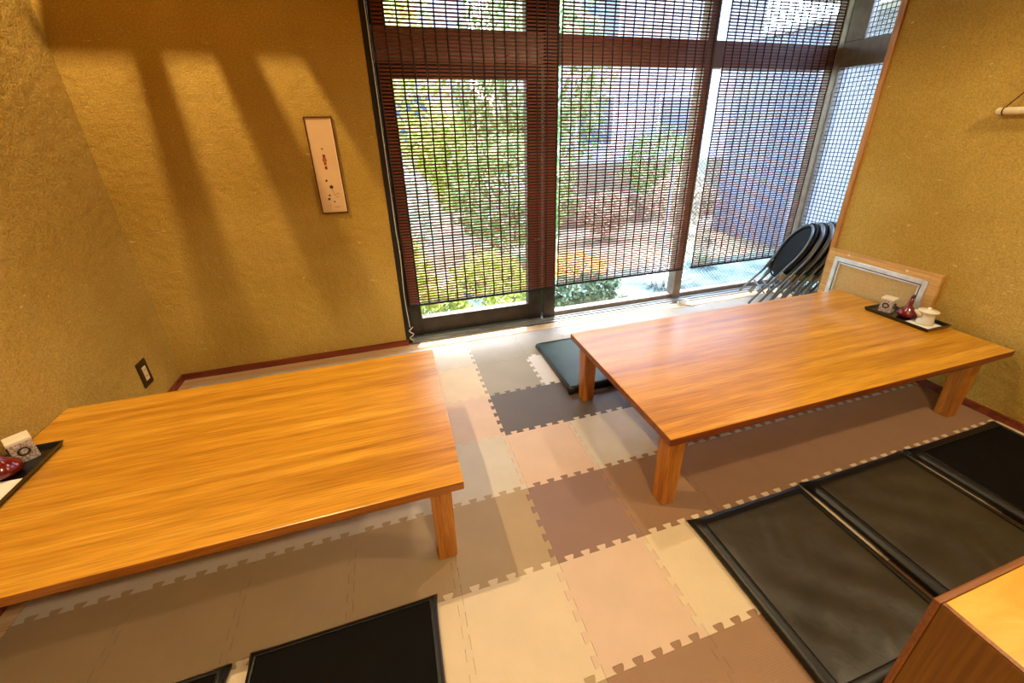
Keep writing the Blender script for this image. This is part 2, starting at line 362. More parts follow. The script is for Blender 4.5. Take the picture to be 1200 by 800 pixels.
# diagonal wires in the third window's glass
bm = bmesh.new()
for s in (1, -1):
    c = -2.4
    while c < 2.4:
        a = Vector((3.235 if s > 0 else AX, 0, c)); e = Vector((AX if s > 0 else 3.235, 0, c+.935))
        z0, z1 = a.z, e.z; f0 = max(0, (.035-z0)/(z1-z0)); f1 = min(1, (2.28-z0)/(z1-z0))
        if f1 > f0:
            p, q = a.lerp(e, f0), a.lerp(e, f1)
            d = (q-p).normalized(); nrm = Vector((-d.z, 0, d.x))*.0006
            vs_ = [bm.verts.new(v+Vector((0, WY+.027, 0))) for v in (p-nrm, q-nrm, q+nrm, p+nrm)]; bm.faces.new(vs_)
            vs_ = [bm.verts.new(v+Vector((0, WY+.026, 0))) for v in (p-nrm, p+nrm, q+nrm, q-nrm)]; bm.faces.new(vs_)
        c += .03
o = obj('wire_mesh', bm, 'wire', win4); o['kind'] = 'stuff'
# side window of the alcove
win5 = D.objects.new('window_4', None); C.objects.link(win5); win5['kind'] = 'structure'; win5['label'] = 'side window of wired glass between the right blind and the wall post'
SX = AX
def side_frame(name, y0, y1, z0, z1, m='sash_metal'): return obj(name, bx(SX, SX+.06, y0, y1, z0, z1, bev=.003), m, win5)
side_frame('stile', -.012, .09, .004, 2.28, 'post_metal'); side_frame('stile', -.8, -.74, .004, 2.28, 'post_metal')
side_frame('transom', -.74, -.012, 1.552, 1.70, 'post_metal'); side_frame('bottom_rail', -.74, -.012, -.012, .06, 'post_metal')
side_frame('top_stile', -.13, -.012, 1.70, 2.28, 'post_metal')
obj('pane', bx(SX+.028, SX+.032, -.74, -.012, .06, 1.552), 'glass_wired', win5); obj('pane', bx(SX+.028, SX+.032, -.74, -.14, 1.70, 2.28), 'glass_wired', win5)
struct('wall_side_upper', bx(AX, AX+.1, -.8, 0, 2.28, H), 'plaster')
bm = bmesh.new()
y = -.74
while y < .0: bx(SX+.020, SX+.0225, y, y+.0042, .01, 2.28, bm); y += .027
z = .03
while z < 2.28: bx(SX+.0205, SX+.023, -.74, .0, z, z+.0042, bm); z += .027
o = obj('wire_mesh', bm, 'wire', win5); o['kind'] = 'stuff'

# ---------------------------------------------------------------- slatted blinds
def blind(x0, x1, zb, label, seed, lcol=None, y=.012):
    rnd = random.Random(seed); wd = x1-x0
    t = thing('slatted_blind', label, 'blind', (x0, y, zb), group='slatted roller blinds over the windows')
    meshes = []
    for k in range(4):
        bm = bmesh.new(); n = 8
        prev = None
        for i in range(n+1):
            x = wd*i/n; dz = rnd.uniform(-.0007, .0007); hh = .0040+rnd.uniform(-.0003, .0003); dy = rnd.uniform(-.0005, .0005)
            r = [bm.verts.new((x, -.0012+dy, dz-hh)), bm.verts.new((x, .0012+dy, dz-hh)), bm.verts.new((x, .0012+dy, dz+hh)), bm.verts.new((x, -.0012+dy, dz+hh))]
            if prev:
                for q in range(4): bm.faces.new((prev[q], prev[(q+1) % 4], r[(q+1) % 4], r[q]))
            else: bm.faces.new(r[::-1])
            prev = r
        bm.faces.new(prev)
        o = obj('slat', bm, 'slat_wood', t); meshes.append(o)
    pitch = .0165; ns = int((2.22-zb-.03)/pitch)
    for i in range(ns):
        src = meshes[i % 4]
        o = src if i < 4 else part(src, 'slat', t)
        o.location = (rnd.uniform(-.002, .002), 0, .022+i*pitch)
    obj('bottom_bar', bx(-.004, wd+.004, -.006, .006, 0, .014, bev=.002), 'black_rubber', t)
    obj('head_rail', bx(0, wd, -.014, .02, 2.205-zb, 2.245-zb, bev=.003), 'slat_wood', t)
    nc = int(round(wd/.061)); c0 = None
    hgt = 2.205-zb
    for i in range(nc+1):
        x = .004+(wd-.008)*i/nc
        if c0 is None:
            bm = bmesh.new(); q = []
            for k in range(25):
                q.append((0.0012*sin(k*1.7), -.0024, .01+(hgt-.01)*k/24))
            tube(q, .0042, bm, 5)
            c0 = obj('cord', bm, 'blind_cord', t); c0.location = (x, 0, 0)
        else:
            c = part(c0, 'cord', t, (x, 0, 0))
    return t
blind(1.222, 2.168, .243, 'brown slatted roller blind at the left, hanging over the black framed glass door', 1)
blind(2.186, 3.165, .252, 'brown slatted roller blind in the middle, between the two others', 2)
b3 = blind(3.246, 4.14, .256, 'brown slatted roller blind at the right, beside the wired side window', 3)
obj('edge_tape', bx(.892, .900, -.004, -.0005, .0, 1.95), 'tan_edge', b3)
# pull cords and a knot of cord on the sill
bm = bmesh.new()
tube([(1.206+.004*sin(k*.9)*(k > 20), -.012-.004*sin(k), 2.25-k*.0735) for k in range(30)], .0022, bm, 6)
tube([(1.214+.012*cos(a*.9), -.012+.003*sin(a*2), .12-.007*a) for a in range(14)], .003, bm, 6)
tag(obj('pull_cord', bm, 'white_cord'), 'thin white pull cord hanging down the black jamb left of the blinds', 'cord')
bm = bmesh.new()
for k in range(4):
    tube([(3.155+(.028+.006*k)*cos(a*pi/8)+.012*k, -.045+.020*sin(a*pi/8)+.004*k, .007+.004*k+.004*sin(a)) for a in range(16)], .003, bm, 6, closed=True)
tube([(3.16, -.04, .006), (3.19, -.08, .005), (3.23, -.105, .005)], .003, bm, 6)
tag(obj('coiled_cord', bm, 'white_cord'), 'small white cord lying coiled on the sill below the gap between middle and right blinds', 'cord')

# ---------------------------------------------------------------- tables
def table(name_label, x0, x1, y0, y1, edge='table_edge', h=.337, cat='table', inset=.034, right_inset=None):
    cx, cy = (x0+x1)/2, (y0+y1)/2
    t = thing('low_table', name_label, cat, (cx, cy, 0))
    a, b = (x1-x0)/2, (y1-y0)/2
    bm = bx(-a, a, -b, b, h-.028, h, bev=.0035)
    o = obj('tabletop', bm, ['table_wood', edge], t)
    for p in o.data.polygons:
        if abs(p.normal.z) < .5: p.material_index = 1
    zt = h-.028; w_ = .062
    ri = right_inset if right_inset is not None else inset
    for sx, sy in ((-1, -1), (1, -1), (-1, 1), (1, 1)):
        ins = ri if sx > 0 else inset
        X = (a-ins-w_/2)*sx; Y = (b-inset-w_/2)*sy
        bm = bmesh.new(); bmesh.ops.create_cube(bm, size=1)
        for v in bm.verts:
            s = 1 if v.co.z > 0 else .9
            v.co = Vector((v.co.x*w_*s, v.co.y*w_*s, (v.co.z+.5)*zt))
        bmesh.ops.bevel(bm, geom=bm.edges[:], offset=.003, segments=2, affect='EDGES')
        obj('leg', bm, 'leg_wood', t, loc=(X, Y, 0))
    return t
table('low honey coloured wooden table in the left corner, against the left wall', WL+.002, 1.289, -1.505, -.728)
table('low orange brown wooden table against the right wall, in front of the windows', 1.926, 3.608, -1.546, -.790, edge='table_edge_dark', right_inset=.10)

# ---------------------------------------------------------------- floor cushions
def cushion(label, x0, x1, y0, y1, hh=.03, m='vinyl_black', rim='vinyl_edge', seed=0, group='flat floor cushions', z=0.0, border=.04, rot=0., wr=.0016):
    rnd = random.Random(seed); ph = [rnd.uniform(0, 6) for _ in range(6)]
    cx, cy = (x0+x1)/2, (y0+y1)/2; a, b = (x1-x0)/2, (y1-y0)/2
    t = thing('floor_cushion', label, 'cushion', (cx, cy, z), (0, 0, rot), group)
    bm = bmesh.new(); N = 44; G = {}
    ia, ib = a-border, b-border
    for i in range(N+1):
        for j in range(N+1):
            u, v = i/N*2-1, j/N*2-1
            x, y = u*ia, v*ib
            e = min(1-abs(u), 1-abs(v)); dome = 1-math.exp(-e*9)
            wz = wr*(sin(9*x/a+4*sin(3*y/b+ph[0])+ph[1])+.7*sin(13*(x/a-y/b)+ph[2]+3*sin(4*x/a)))*dome
            wz += wr*3.0*math.exp(-((x/a+.1)**2*3+(y/b-.75+.25*x/a)**2*60))*dome
            G[i, j] = bm.verts.new((x, y, hh-.002+.004*dome+wz))
    for i in range(N):
        for j in range(N): bm.faces.new((G[i, j], G[i+1, j], G[i+1, j+1], G[i, j+1]))
    obj('pad', bm, m, t, smooth=True)
    # soft border ring with corner tips
    bm = bmesh.new(); rings = []
    def ring(ex, z0, pinch):
        pts = []; n = 14
        A, B = ia+ex, ib+ex
        for k in range(n): s = k/n*2-1; pts.append((s*A, -B, s))
        for k in range(n): s = k/n*2-1; pts.append((A, s*B, s))
        for k in range(n): s = k/n*2-1; pts.append((-s*A, B, s))
        for k in range(n): s = k/n*2-1; pts.append((-A, -s*B, s))
        out = []
        for q, (x, y, s) in enumerate(pts):
            f = pinch*(1-abs(s)**8)
            side = q//n
            if side == 0: y += f
            elif side == 1: x -= f
            elif side == 2: y -= f
            else: x += f
            out.append(bm.verts.new((x, y, z0)))
        return out
    rings = [ring(0, hh-.001, 0), ring(border*.25, hh+.0005, 0), ring(border*.7, hh*.82, .003), ring(border, hh*.45, .006), ring(border*.9, hh*.12, .006), ring(border*.6, .001, .004)]
    for r1, r2 in zip(rings, rings[1:]):
        n = len(r1)
        for k in range(n): bm.faces.new((r1[k], r1[(k+1) % n], r2[(k+1) % n], r2[k]))
    bm.faces.new(rings[-1][::-1])
    obj('border', bm, rim, t, smooth=True)
    # stitched piping between pad and border
    bm = bmesh.new(); tube([(-ia, -ib, hh), (ia, -ib, hh), (ia, ib, hh), (-ia, ib, hh)], .0018, bm, 5, closed=True)
    obj('piping', bm, rim, t)
    return t
cushion('black vinyl floor cushion beside the front left leg of the right table, leftmost of three', 2.003, 2.484, -2.118, -1.592, seed=1)
cushion('black vinyl floor cushion in the middle of the row of three before the right table', 2.494, 3.012, -2.118, -1.588, seed=2)
cushion('darkest black floor cushion of the row of three, against the right wall', 3.028, 3.58, -2.118, -1.590, seed=3, m='vinyl_matte')
cushion('matte black floor cushion in front of the left table, beside its right leg', .702, 1.177, -2.08, -1.572, seed=4, m='vinyl_matte', border=.022, wr=.0006)
cushion('matte black floor cushion at the bottom left, left of another black cushion', .16, .665, -2.08, -1.582, seed=5, m='vinyl_matte', border=.022, wr=.0006)
cushion('dark green floor cushion under the back left corner of the right table', 1.918, 2.42, -.815, -.312, hh=.04, m='vinyl_green', seed=6, border=.016, wr=.0008)

# ---------------------------------------------------------------- condiment trays
def tray(label, x0, x1, y0, y1, z):
    cx, cy = (x0+x1)/2, (y0+y1)/2; a, b = (x1-x0)/2, (y1-y0)/2
    bm = bmesh.new(); bx(-a+.006, a-.006, -b+.006, b-.006, 0, .005, bm)
    prof = [(-a+.006, 0), (-a, .016)]
    out = []
    for ex, zz in ((-.006, .0), (0, .017), (-.004, .017), (-.010, .005)):
        out.append([bm.verts.new((sx*(a+ex), sy*(b+ex), zz)) for sx, sy in ((-1, -1), (1, -1), (1, 1), (-1, 1))])
    for r1, r2 in zip(out, out[1:]):
        for k in range(4): bm.faces.new((r1[k], r1[(k+1) % 4], r2[(k+1) % 4], r2[k]))
    o = obj('tray', bm, 'tray_lacquer', loc=(cx, cy, z)); o.data.materials.append(MATS['tray_lacquer'])
    return tag(o, label, 'tray', 'black condiment trays on the tables')
def toothpick_box(label, loc, rot):
    t = thing('toothpick_box', label, 'holder', loc, rot, 'patterned cube holders on the trays'); t.scale = (1.25, 1.25, 1.3)
    obj('body', bx(-.02, .02, -.02, .02, 0, .052, bev=.003), 'speckle', t)
    obj('lid', bx(-.0212, .0212, -.0212, .0212, .050, .058, bev=.002), 'porcelain', t)
    bm = bmesh.new(); tube([(-.0208, .009*cos(a*pi/9), .028+.009*sin(a*pi/9)) for a in range(18)], .0022, bm, 6, closed=True)
    tube([(.009*cos(a*pi/9), -.0208, .028+.009*sin(a*pi/9)) for a in range(18)], .0022, bm, 6, closed=True)
    obj('ring_mark', bm, 'ink', t)
def gourd(label, loc, rot=(0, 0, 0)):
    t = thing('spice_gourd', label, 'condiment holder', loc, rot, 'red gourd shaped spice holders'); t.scale = (1.15, 1.15, 1.2)
    obj('body', lathe([(.012, 0), (.026, .004), (.034, .015), (.033, .026), (.022, .038), (.012, .048), (.009, .060), (.0075, .072), (.0055, .082)]), 'red_lacquer', t, smooth=True)
    bm = bmesh.new(); tube([(0, 0, .080), (.001, 0, .088), (.005, -.001, .093), (.008, -.001, .094)], [.006, .006, .0055, .004], bm, 10)
    obj('stopper', bm, 'dark_red', t, smooth=True)
def pitcher(label, loc, rot):
    t = thing('soy_pitcher', label, 'pitcher', loc, rot, 'white soy pitchers on the trays'); t.scale = (1.25, 1.25, 1.2)
    o = obj('body', lathe([(.022, 0), (.026, .002), (.027, .008), (.024, .022), (.0235, .040), (.027, .050), (.031, .053), (.031, .056), (.026, .056), (.014, .059), (.005, .061), (.003, .0605)]), 'porcelain', t, smooth=True)
    bm = bmesh.new(); tube([(-.023, 0, .034), (-.032, 0, .044), (-.041, 0, .052), (-.045, 0, .057)], [.009, .0075, .006, .0045], bm, 10)
    obj('spout', bm, 'porcelain', t, smooth=True)
    bm = bmesh.new(); lathe([(.003, .058), (.006, .062), (.006, .066), (.003, .069)], bm, 14)
    obj('knob', bm, 'porcelain', t, smooth=True)
TZ = .3375
tray('black lacquer tray on the right table beside the wall, under cube, gourd and white pitcher', 3.450, 3.604, -1.325, -1.045, TZ)
toothpick_box('speckled cube toothpick holder with ring mark on the right tray', (3.520, -1.102, TZ+.005), (0, 0, radians(12)))
gourd('dark red gourd shaped spice holder with tall neck on the right tray', (3.532, -1.182, TZ+.005))
o = obj('napkin', bx(3.475, 3.575, -1.305, -1.215, TZ+.0052, TZ+.0068), 'napkin'); tag(o, 'folded white napkin under the white pitcher on the right tray', 'napkin')
pitcher('white porcelain soy pitcher with small spout on the right tray', (3.528, -1.262, TZ+.007), (0, 0, radians(-25)))
tray('black lacquer tray at the left edge of the left table, partly outside the picture', -.012, .112, -1.235, -.960, TZ)
toothpick_box('speckled cube holder with dark spot at the back end of the left tray', (.045, -1.003, TZ+.005), (0, 0, radians(40)))
gourd('shiny red gourd shaped spice holder at the left picture edge on the left tray', (.040, -1.075, TZ+.005))
o = obj('napkin', bx(0.0, .095, -1.22, -1.105, TZ+.0052, TZ+.0068), 'napkin'); tag(o, 'white napkin corner on the left tray at the picture edge', 'napkin')

# ---------------------------------------------------------------- framed board leaning on right wall
t = thing('framed_board', 'wooden framed board with white metal inner border, leaning on the right wall behind the table', 'board', (3.613, -.945, 0), (0, radians(1.2), 0))
ya, yb, hb = -.272, .272, .555
def bar(name, y0, y1, z0, z1, x0, x1, m, bev=.002): return obj(name, bx(x0, x1, y0, y1, z0, z1, bev=bev), m, t)
bar('frame_side', ya, ya+.042, 0, hb, 0, .020, 'frame_wood'); bar('frame_side', yb-.042, yb, 0, hb, 0, .020, 'frame_wood')
bar('frame_top', ya+.042, yb-.042, hb-.042, hb, 0, .020, 'frame_wood'); bar('frame_bottom', ya+.042, yb-.042, 0, .042, 0, .020, 'frame_wood')
i0, i1, hi, lo_ = ya+.042, yb-.042, hb-.042, .042
for y0_, y1_, z0_, z1_ in ((i0, i0+.024, lo_, hi), (i1-.024, i1, lo_, hi), (i0+.024, i1-.024, hi-.024, hi), (i0+.024, i1-.024, lo_, lo_+.024)):
    bar('inner_border', y0_, y1_, z0_, z1_, -.004, .018, 'alu', .003)
for y0_, y1_, z0_, z1_ in ((i0+.024, i0+.029, lo_+.024, hi-.024), (i1-.029, i1-.024, lo_+.024, hi-.024), (i0+.029, i1-.029, hi-.029, hi-.024)):
    bar('groove', y0_, y1_, z0_, z1_, .002, .017, 'dark_gap', 0)
for y0_, y1_, z0_, z1_ in ((i0+.029, i0+.036, lo_+.024, hi-.029), (i1-.036, i1-.029, lo_+.024, hi-.029), (i0+.036, i1-.036, hi-.036, hi-.029)):
    bar('inner_bead', y0_, y1_, z0_, z1_, -.001, .017, 'alu', .001)
bar('cork_face', i0+.036, i1-.036, lo_+.024, hi-.036, .008, .016, 'cork', 0)
for y_ in (.16, -.13):
    bm = lathe([(.004, -.004), (.0065, 0), (.0065, .004), (.003, .007)], n=14); bmesh.ops.rotate(bm, verts=bm.verts, matrix=Matrix.Rotation(-pi/2, 3, 'Y'))
    obj('pin', bm, 'porcelain', t, loc=(0, y_, hb-.021), smooth=True)

# ---------------------------------------------------------------- folding chairs in the alcove
def circle_pts(r, n=24, a0=0, a1=2*pi, sy=1., c=(0, 0)):
    return [(c[0]+r*cos(a0+(a1-a0)*k/(n-1))*sy, c[1]+r*sin(a0+(a1-a0)*k/(n-1))) for k in range(n)]
def chair(label, loc, rot):
    # folded: lies in local YZ plane, foot at z=0, seat disc high up
    t = thing('folding_chair', label, 'chair', loc, rot, 'folded chairs leaning in the alcove')
    zc = .445
    bm = bmesh.new(); rings = []
    for rr, xx in ((.02, -.020), (.09, -.021), (.14, -.019), (.164, -.012), (.171, 0), (.164, .010), (.13, .013), (.02, .014)):
        rings.append([bm.verts.new((xx, rr*cos(a*pi/16)*1.0, zc+rr*sin(a*pi/16)*1.18)) for a in range(32)])
    for a, b in zip(rings, rings[1:]):
        for k in range(32): bm.faces.new((a[k], a[(k+1) % 32], b[(k+1) % 32], b[k]))
    bm.faces.new(rings[0][::-1]); bm.faces.new(rings[-1])
    bmesh.ops.recalc_face_normals(bm, faces=bm.faces)
    obj('seat', bm, 'chair_black', t, smooth=True)
    bm = bmesh.new(); tube([(-.010, y, z) for y, z in [(p[0], zc+p[1]*1.18) for p in circle_pts(.178, 25)][:-1]], .0065, bm, 8, closed=True)
    obj('seat_ring', bm, 'chair_black', t, smooth=True)
    # back loop: legs run up and join in an arch
    def loop(w, top, x, bend, nm):
        pts = [(x-.03*bend, -w*1.05, .0), (x-.02*bend, -w*1.02, .10), (x, -w, .22)]
        a0 = math.acos(min(.97, w/top)); pts += [(x+.004, -top*cos(-a0+(pi+2*a0)*a/20), zc+top*1.18*sin(-a0+(pi+2*a0)*a/20)) for a in range(1, 20)]
        pts += [(x, w, .22), (x-.02*bend, w*1.02, .10), (x-.03*bend, w*1.05, .0)]
        half = len(pts)//2
        for sl_ in (pts[:half+1], pts[half:]):
            bm = bmesh.new(); tube(sl_, .0085, bm, 8); o = obj(nm, bm, 'chair_tube', t, smooth=True)
    loop(.125, .162, -.030, 1.0, 'leg'); loop(.165, .192, .018, -.4, 'leg')
    bm = bmesh.new(); rings = []
    for xx, s in ((-.004, .0), (-.008, 1.), (.012, 1.), (.016, .9)):
        pass
    bm = bx(.010, .030, -.15, .15, .515, .60, bev=.009, seg=3); bm.free()
    for s in (-1, 1):
        obj('hinge', bx(-.030, .020, s*.148-.006, s*.148+.006, .245, .30, bev=.003), 'chrome', t)
    bm = bmesh.new(); tube([(-.028, -.136, .12), (-.028, .136, .12)], .006, bm, 8); obj('crossbar', bm, 'chair_tube', t)
    return t
cw = ['first black folding chair of the stack, nearest the blind with its round seat fully seen', 'second black folded chair of the stack from the blind',
      'third black folded chair of the stack from the blind', 'fourth black folded chair of the stack, its ring half hidden', 'fifth black folded chair of the stack counted from the blind', 'last black folded chair, hidden mostly by the framed board']
for k in range(6):
    chair(cw[k], (3.70+.062*k*.85, -.155-.062*k*.53, .0), (0, radians(27-1.2*k), radians(-32)))

# ---------------------------------------------------------------- wall poster, outlet, hanging rod
px0, px1, pz0, pz1 = .853, .979, .838, 1.300
t = thing('narrow_poster', 'narrow framed strip with red writing and a small plum sprig on the back wall', 'picture', ((px0+px1)/2, -.001, (pz0+pz1)/2))
a, b = (px1-px0)/2, (pz1-pz0)/2
obj('paper', bx(-a+.005, a-.005, -.008, -.001, -b+.005, b-.005), 'paper', t)
for x0, x1, z0, z1 in ((-a, -a+.005, -b, b), (a-.005, a, -b, b), (-a+.005, a-.005, b-.005, b), (-a+.005, a-.005, -b, -b+.006)):
    obj('frame_strip', bx(x0, x1, -.013, 0, z0, z1, bev=.001), 'poster_frame', t)
obj('light_edge', bx(a-.010, a-.005, -.0105, -.001, -b+.006, b-.005), 'poster_edge', t)
bm = bmesh.new()
def stroke(x0, z0, x1, z1, w=.0016):
    d = Vector((x1-x0, 0, z1-z0)).normalized(); nn = Vector((-d.z, 0, d.x))*w; y = Vector((0, -.0088, 0))
    p, q = Vector((x0, 0, z0)), Vector((x1, 0, z1)); bm.faces.new([bm.verts.new(v+y) for v in (p-nn, q-nn, q+nn, p+nn)])
glyphs = [[(-1, .6, 1, .6), (0, 1, 0, -1), (-1, -.2, 1, -.2), (-.8, -1, .8, -1)], [(-1, 1, -1, -1), (-1, 1, 1, 1), (1, 1, 1, -1), (-1, 0, 1, 0), (-1, -1, 1, -1)],
          [(-1, .8, 1, .8), (-.6, .3, .6, .3), (0, .8, -.8, -1), (0, .2, .9, -1)], [(-1, .3, 1, .3), (0, 1, 0, -1), (-.9, -.9, -.2, 0), (.9, -.9, .2, 0), (-.7, .9, .7, .9)]]
for k, gl in enumerate(glyphs):
    cx, cz, s = -.004, .052-k*.019, .0068
    for (x0, z0, x1, z1) in gl: stroke(cx+x0*s, cz+z0*s, cx+x1*s, cz+z1*s, .0019)
obj('writing', bm, 'red_ink', t)
def dots(lst, m, nm):
    bm = bmesh.new()
    for (x, z, r) in lst:
        for k in range(5 if r > .004 else 1):
            cx = x+(r*.55*cos(k*2*pi/5) if r > .004 else 0); cz = z+(r*.55*sin(k*2*pi/5) if r > .004 else 0); rr = r*.55 if r > .004 else r
            bm.faces.new([bm.verts.new((cx+rr*cos(q*pi/5), -.0088-.0001*k, cz+rr*sin(q*pi/5))) for q in range(10)])
    obj(nm, bm, m, t)
dots([(-.006, .085, .0038), (-.014, -.066, .005), (.004, -.098, .0085), (-.012, -.139, .0048), (-.017, -.157, .0058), (.006, -.172, .004)], 'ink', 'painted_blossom')
bm = bmesh.new()
for s in ((.006, -.108, .012, -.14), (.012, -.14, .03, -.128), (.03, -.128, .036, -.14), (.014, -.146, .034, -.15), (.002, -.2, .03, -.198), (-.022, -.193, -.014, -.19)): stroke(*s, .0013)
obj('painted_sprig', bm, 'grey_ink', t)

t = thing('wall_outlet', 'bronze wall outlet plate with cream insert low on the left wall', 'outlet', (WL, -.275, .208))
obj('plate', bx(0, .007, -.037, .037, -.063, .063, bev=.0025), 'plate_bronze', t)
obj('insert', bx(.007, .010, -.014, .014, -.034, .034, bev=.001), 'switch_cream', t)
for dz in (.018, -.012):
    for dy in (-.005, .005): obj('slot', bx(.0098, .0104, dy-.001, dy+.001, dz-.004, dz+.004), 'ink', t)

t = thing('hanging_rod', 'pale bamboo rod hung by a brown cord on the right wall at the picture edge', 'rod', (3.622, -1.172, 1.255))
bm = tube([(0, 0, 0), (0, -.004, 0), (0, -.25, .002), (0, -.5, 0)], [.011, .013, .013, .012], n=14); obj('rod', bm, 'bamboo', t, smooth=True)
bm = bmesh.new(); tube([(0, -.016+.0*k, .0) for k in range(1)]+[], .002, bm) if 0 else None
bm = tube([(.0+.0145*cos(k*pi/8), -.022, .0145*sin(k*pi/8)) for k in range(16)], .0022, n=6, closed=True)
tube([(0, -.022, .014), (.012, -.13, .17), (.018, -.25, .32), (.012, -.37, .17), (0, -.478, .014)], .0022, bm, 6); obj('hanging_cord', bm, 'brown_cord', t)
bm = tube([(.024, -.25, .322), (-.006, -.25, .325)], .003, n=8); obj('nail', bm, 'lamp_metal', t)

# ---------------------------------------------------------------- cabinet at bottom right
BX, BY, BZ = 1.972, -2.147, .5
t = thing('low_cabinet', 'low wooden cabinet with yellow plywood top at the bottom right corner', 'cabinet', (BX, BY, 0))
W_, D_ = 1.1, .42
obj('back_panel', bx(0, W_, -.010, 0, .0, BZ, bev=.003), 'cabinet_rim', t)
obj('side_panel', bx(.003, .012, -D_, -.0105, .0, BZ-.004, bev=.001), 'cabinet_side', t)
obj('side_panel', bx(W_-.012, W_-.003, -D_, -.0105, .0, BZ-.004, bev=.001), 'cabinet_side', t)
obj('top_panel', bx(.0125, W_-.0125, -D_, -.0105, BZ-.022, BZ-.003, bev=.001), 'plywood', t)
obj('edge_strip', bx(.004, .0125, -D_, -.0105, BZ-.0035, BZ-.001, bev=.001), 'cabinet_rim', t)
obj('front_panel', bx(.0215, W_-.0215, -D_, -D_+.018, .02, BZ-.024, bev=.001), 'cabinet_side', t)

# ---------------------------------------------------------------- lamps and unseen slats that streak the back wall
def downlight(label, x, y, z, power, col=(1, .79, .49), size=.05, spot=None, blend=.4, aim=None, hang=True):
    t = thing('pendant_lamp', label, 'lamp', (x, y, z), group='warm ceiling lamps above the room')
    bm = lathe([(.03, .11), (.05, .10), (.075, .05), (.085, 0), (.080, 0), (.07, .05), (.045, .09), (.02, .10)]); obj('shade', bm, 'lamp_metal', t, smooth=True)
    bm = bmesh.new(); bmesh.ops.create_uvsphere(bm, u_segments=16, v_segments=10, radius=.028); obj('bulb', bm, 'bulb', t, loc=(0, 0, .045), smooth=True)
    if H-z-.11 > .01: obj('cord', tube([(0, 0, .11), (0, 0, H-z)], .004, n=6), 'black_rubber', t)
    l = D.lights.new('lamp_light', 'SPOT'); l.energy = power*LAMP_POWER; l.color = col; l.shadow_soft_size = size
    l.spot_size = radians(spot or 150); l.spot_blend = blend
    lo = D.objects.new('lamp_light', l); C.objects.link(lo); lo.location = (x, y, z-.01)
    d = Vector(aim) if aim else Vector((0, 0, -1)); lo.rotation_euler = d.to_track_quat('-Z', 'Y').to_euler()
downlight('warm lamp above the added shade slats over the left table', .335, -.78, 2.84, 120, size=.012, spot=112, blend=.3, aim=(-.02, .28, -1), col=(1, .735, .39))
downlight('warm hanging lamp near the right wall over the black cushions', 3.2, -2.25, 2.15, 55, size=.05)
downlight('warm hanging lamp between the two tables', 2.27, -1.0, 2.15, 30, size=.05)
downlight('warm hanging lamp above the place of the camera', 1.5, -3.2, 2.3, 95, size=.06)
t = thing('shade_lattice', 'unseen dark slat frame below the left lamp, shaped to streak the back wall with shade', 'lattice', (0, 0, 2.36))  # out of view, its slats placed and trimmed to cast the wall streaks
for (xc, ww) in ((.325, .040), (.44, .054), (.62, .16), (.86, .10)):
    obj('slat', bx(xc-ww/2, xc+ww/2, -.68, -.03, 0, .02), 'dark_lattice', t)
for y in (-.30, -.67):
    obj('crossbar', bx(.28, 1.0, y-.01, y+.01, .021, .05), 'dark_lattice', t)
obj('board', bx(.215, 1.05, -.53, -.003, .052, .066), 'dark_lattice', t)  # solid piece added to keep lamp light off the upper back wall
for x in (.33, .98):
    for y in (-.2, -.67): obj('hanger', bx(x-.006, x+.006, y-.006, y+.006, .066 if y > -.5 else .05, H-2.36), 'lamp_metal', t)

# ---------------------------------------------------------------- outdoors
struct('ground', bx(-14, 22, .141, 40, -.45, -.35), 'soil', 'bright dry garden ground outside the windows')
struct('sun_block', bx(-1, 6.5, .141, 1.76, 2.42, 2.5), 'siding_brown', 'unseen overhang added above the windows to keep sun off the floor').name = 'sun_block_eave'  # unseen overhang, added so sun reaches only the strip by the sill
struct('ground_step', bx(-1, 7, .141, 1.35, -.35, -.2), 'terrace').name = 'terrace'
def shrub(label, x, y, z, rx, ry, rz, n, m, leaf=.06, seed=0, group='garden shrubs outside the windows', name='shrub', cat='shrub', trunk=None):
    rnd = random.Random(seed)
    t = thing(name, label, cat, (x, y, -.35), group=group)
    bm = bmesh.new()
    for i in range(n):
        u = rnd.uniform(-1, 1); th = rnd.uniform(0, 2*pi); r = rnd.uniform(.45, 1)**.5
        s = (1-u*u)**.5; lump = 1+.22*sin(5*th+seed)*cos(4*u+seed)
        c = Vector((rx*r*lump*s*cos(th), ry*r*lump*s*sin(th), z+.35+rz*r*u*lump))
        d = Vector((rnd.gauss(0, 1), rnd.gauss(0, 1), rnd.gauss(0, 1))).normalized(); e = d.orthogonal().normalized()
        L_ = leaf*rnd.uniform(.6, 1.4); W2 = L_*.28
        bm.faces.new([bm.verts.new(c+q) for q in (-d*L_/2, e*W2, d*L_/2, -e*W2)])
    o = obj('foliage', bm, m, t); o['kind'] = 'stuff'
    bm = bmesh.new(); hh = z+.35
    tr = trunk or .02
    tube([(0, 0, 0), (.03*rx, .02, hh*.5), (0, .05*ry, hh)], [tr, tr*.8, tr*.5], bm, 8)
    for k in range(5):
        a = k*1.3+seed; tube([(0, 0, hh*.55), (rx*.3*cos(a), ry*.3*sin(a), hh*.8), (rx*.6*cos(a), ry*.6*sin(a), hh+rz*.2)], [tr*.5, tr*.35, tr*.2], bm, 6)
    obj('stem', bm, 'bark', t)
    return t
shrub('yellow green shrub just outside the glass door', .95, 1.5, -.05, .55, .45, .40, 2600, 'leaf_yellow', .07, 1)
shrub('low yellow green shrub outside, below the left blind', 2.05, 1.4, -.15, .38, .35, .26, 1800, 'leaf_yellow', .06, 2)
shrub('orange dotted low shrub outside, below the middle blind', 3.05, 1.5, -.2, .35, .3, .2, 700, 'leaf_orange', .05, 3)
shrub('green shrub outside behind the middle blind', 2.75, 2.9, .45, .85, .6, .75, 3400, 'leaf_green', .08, 4)
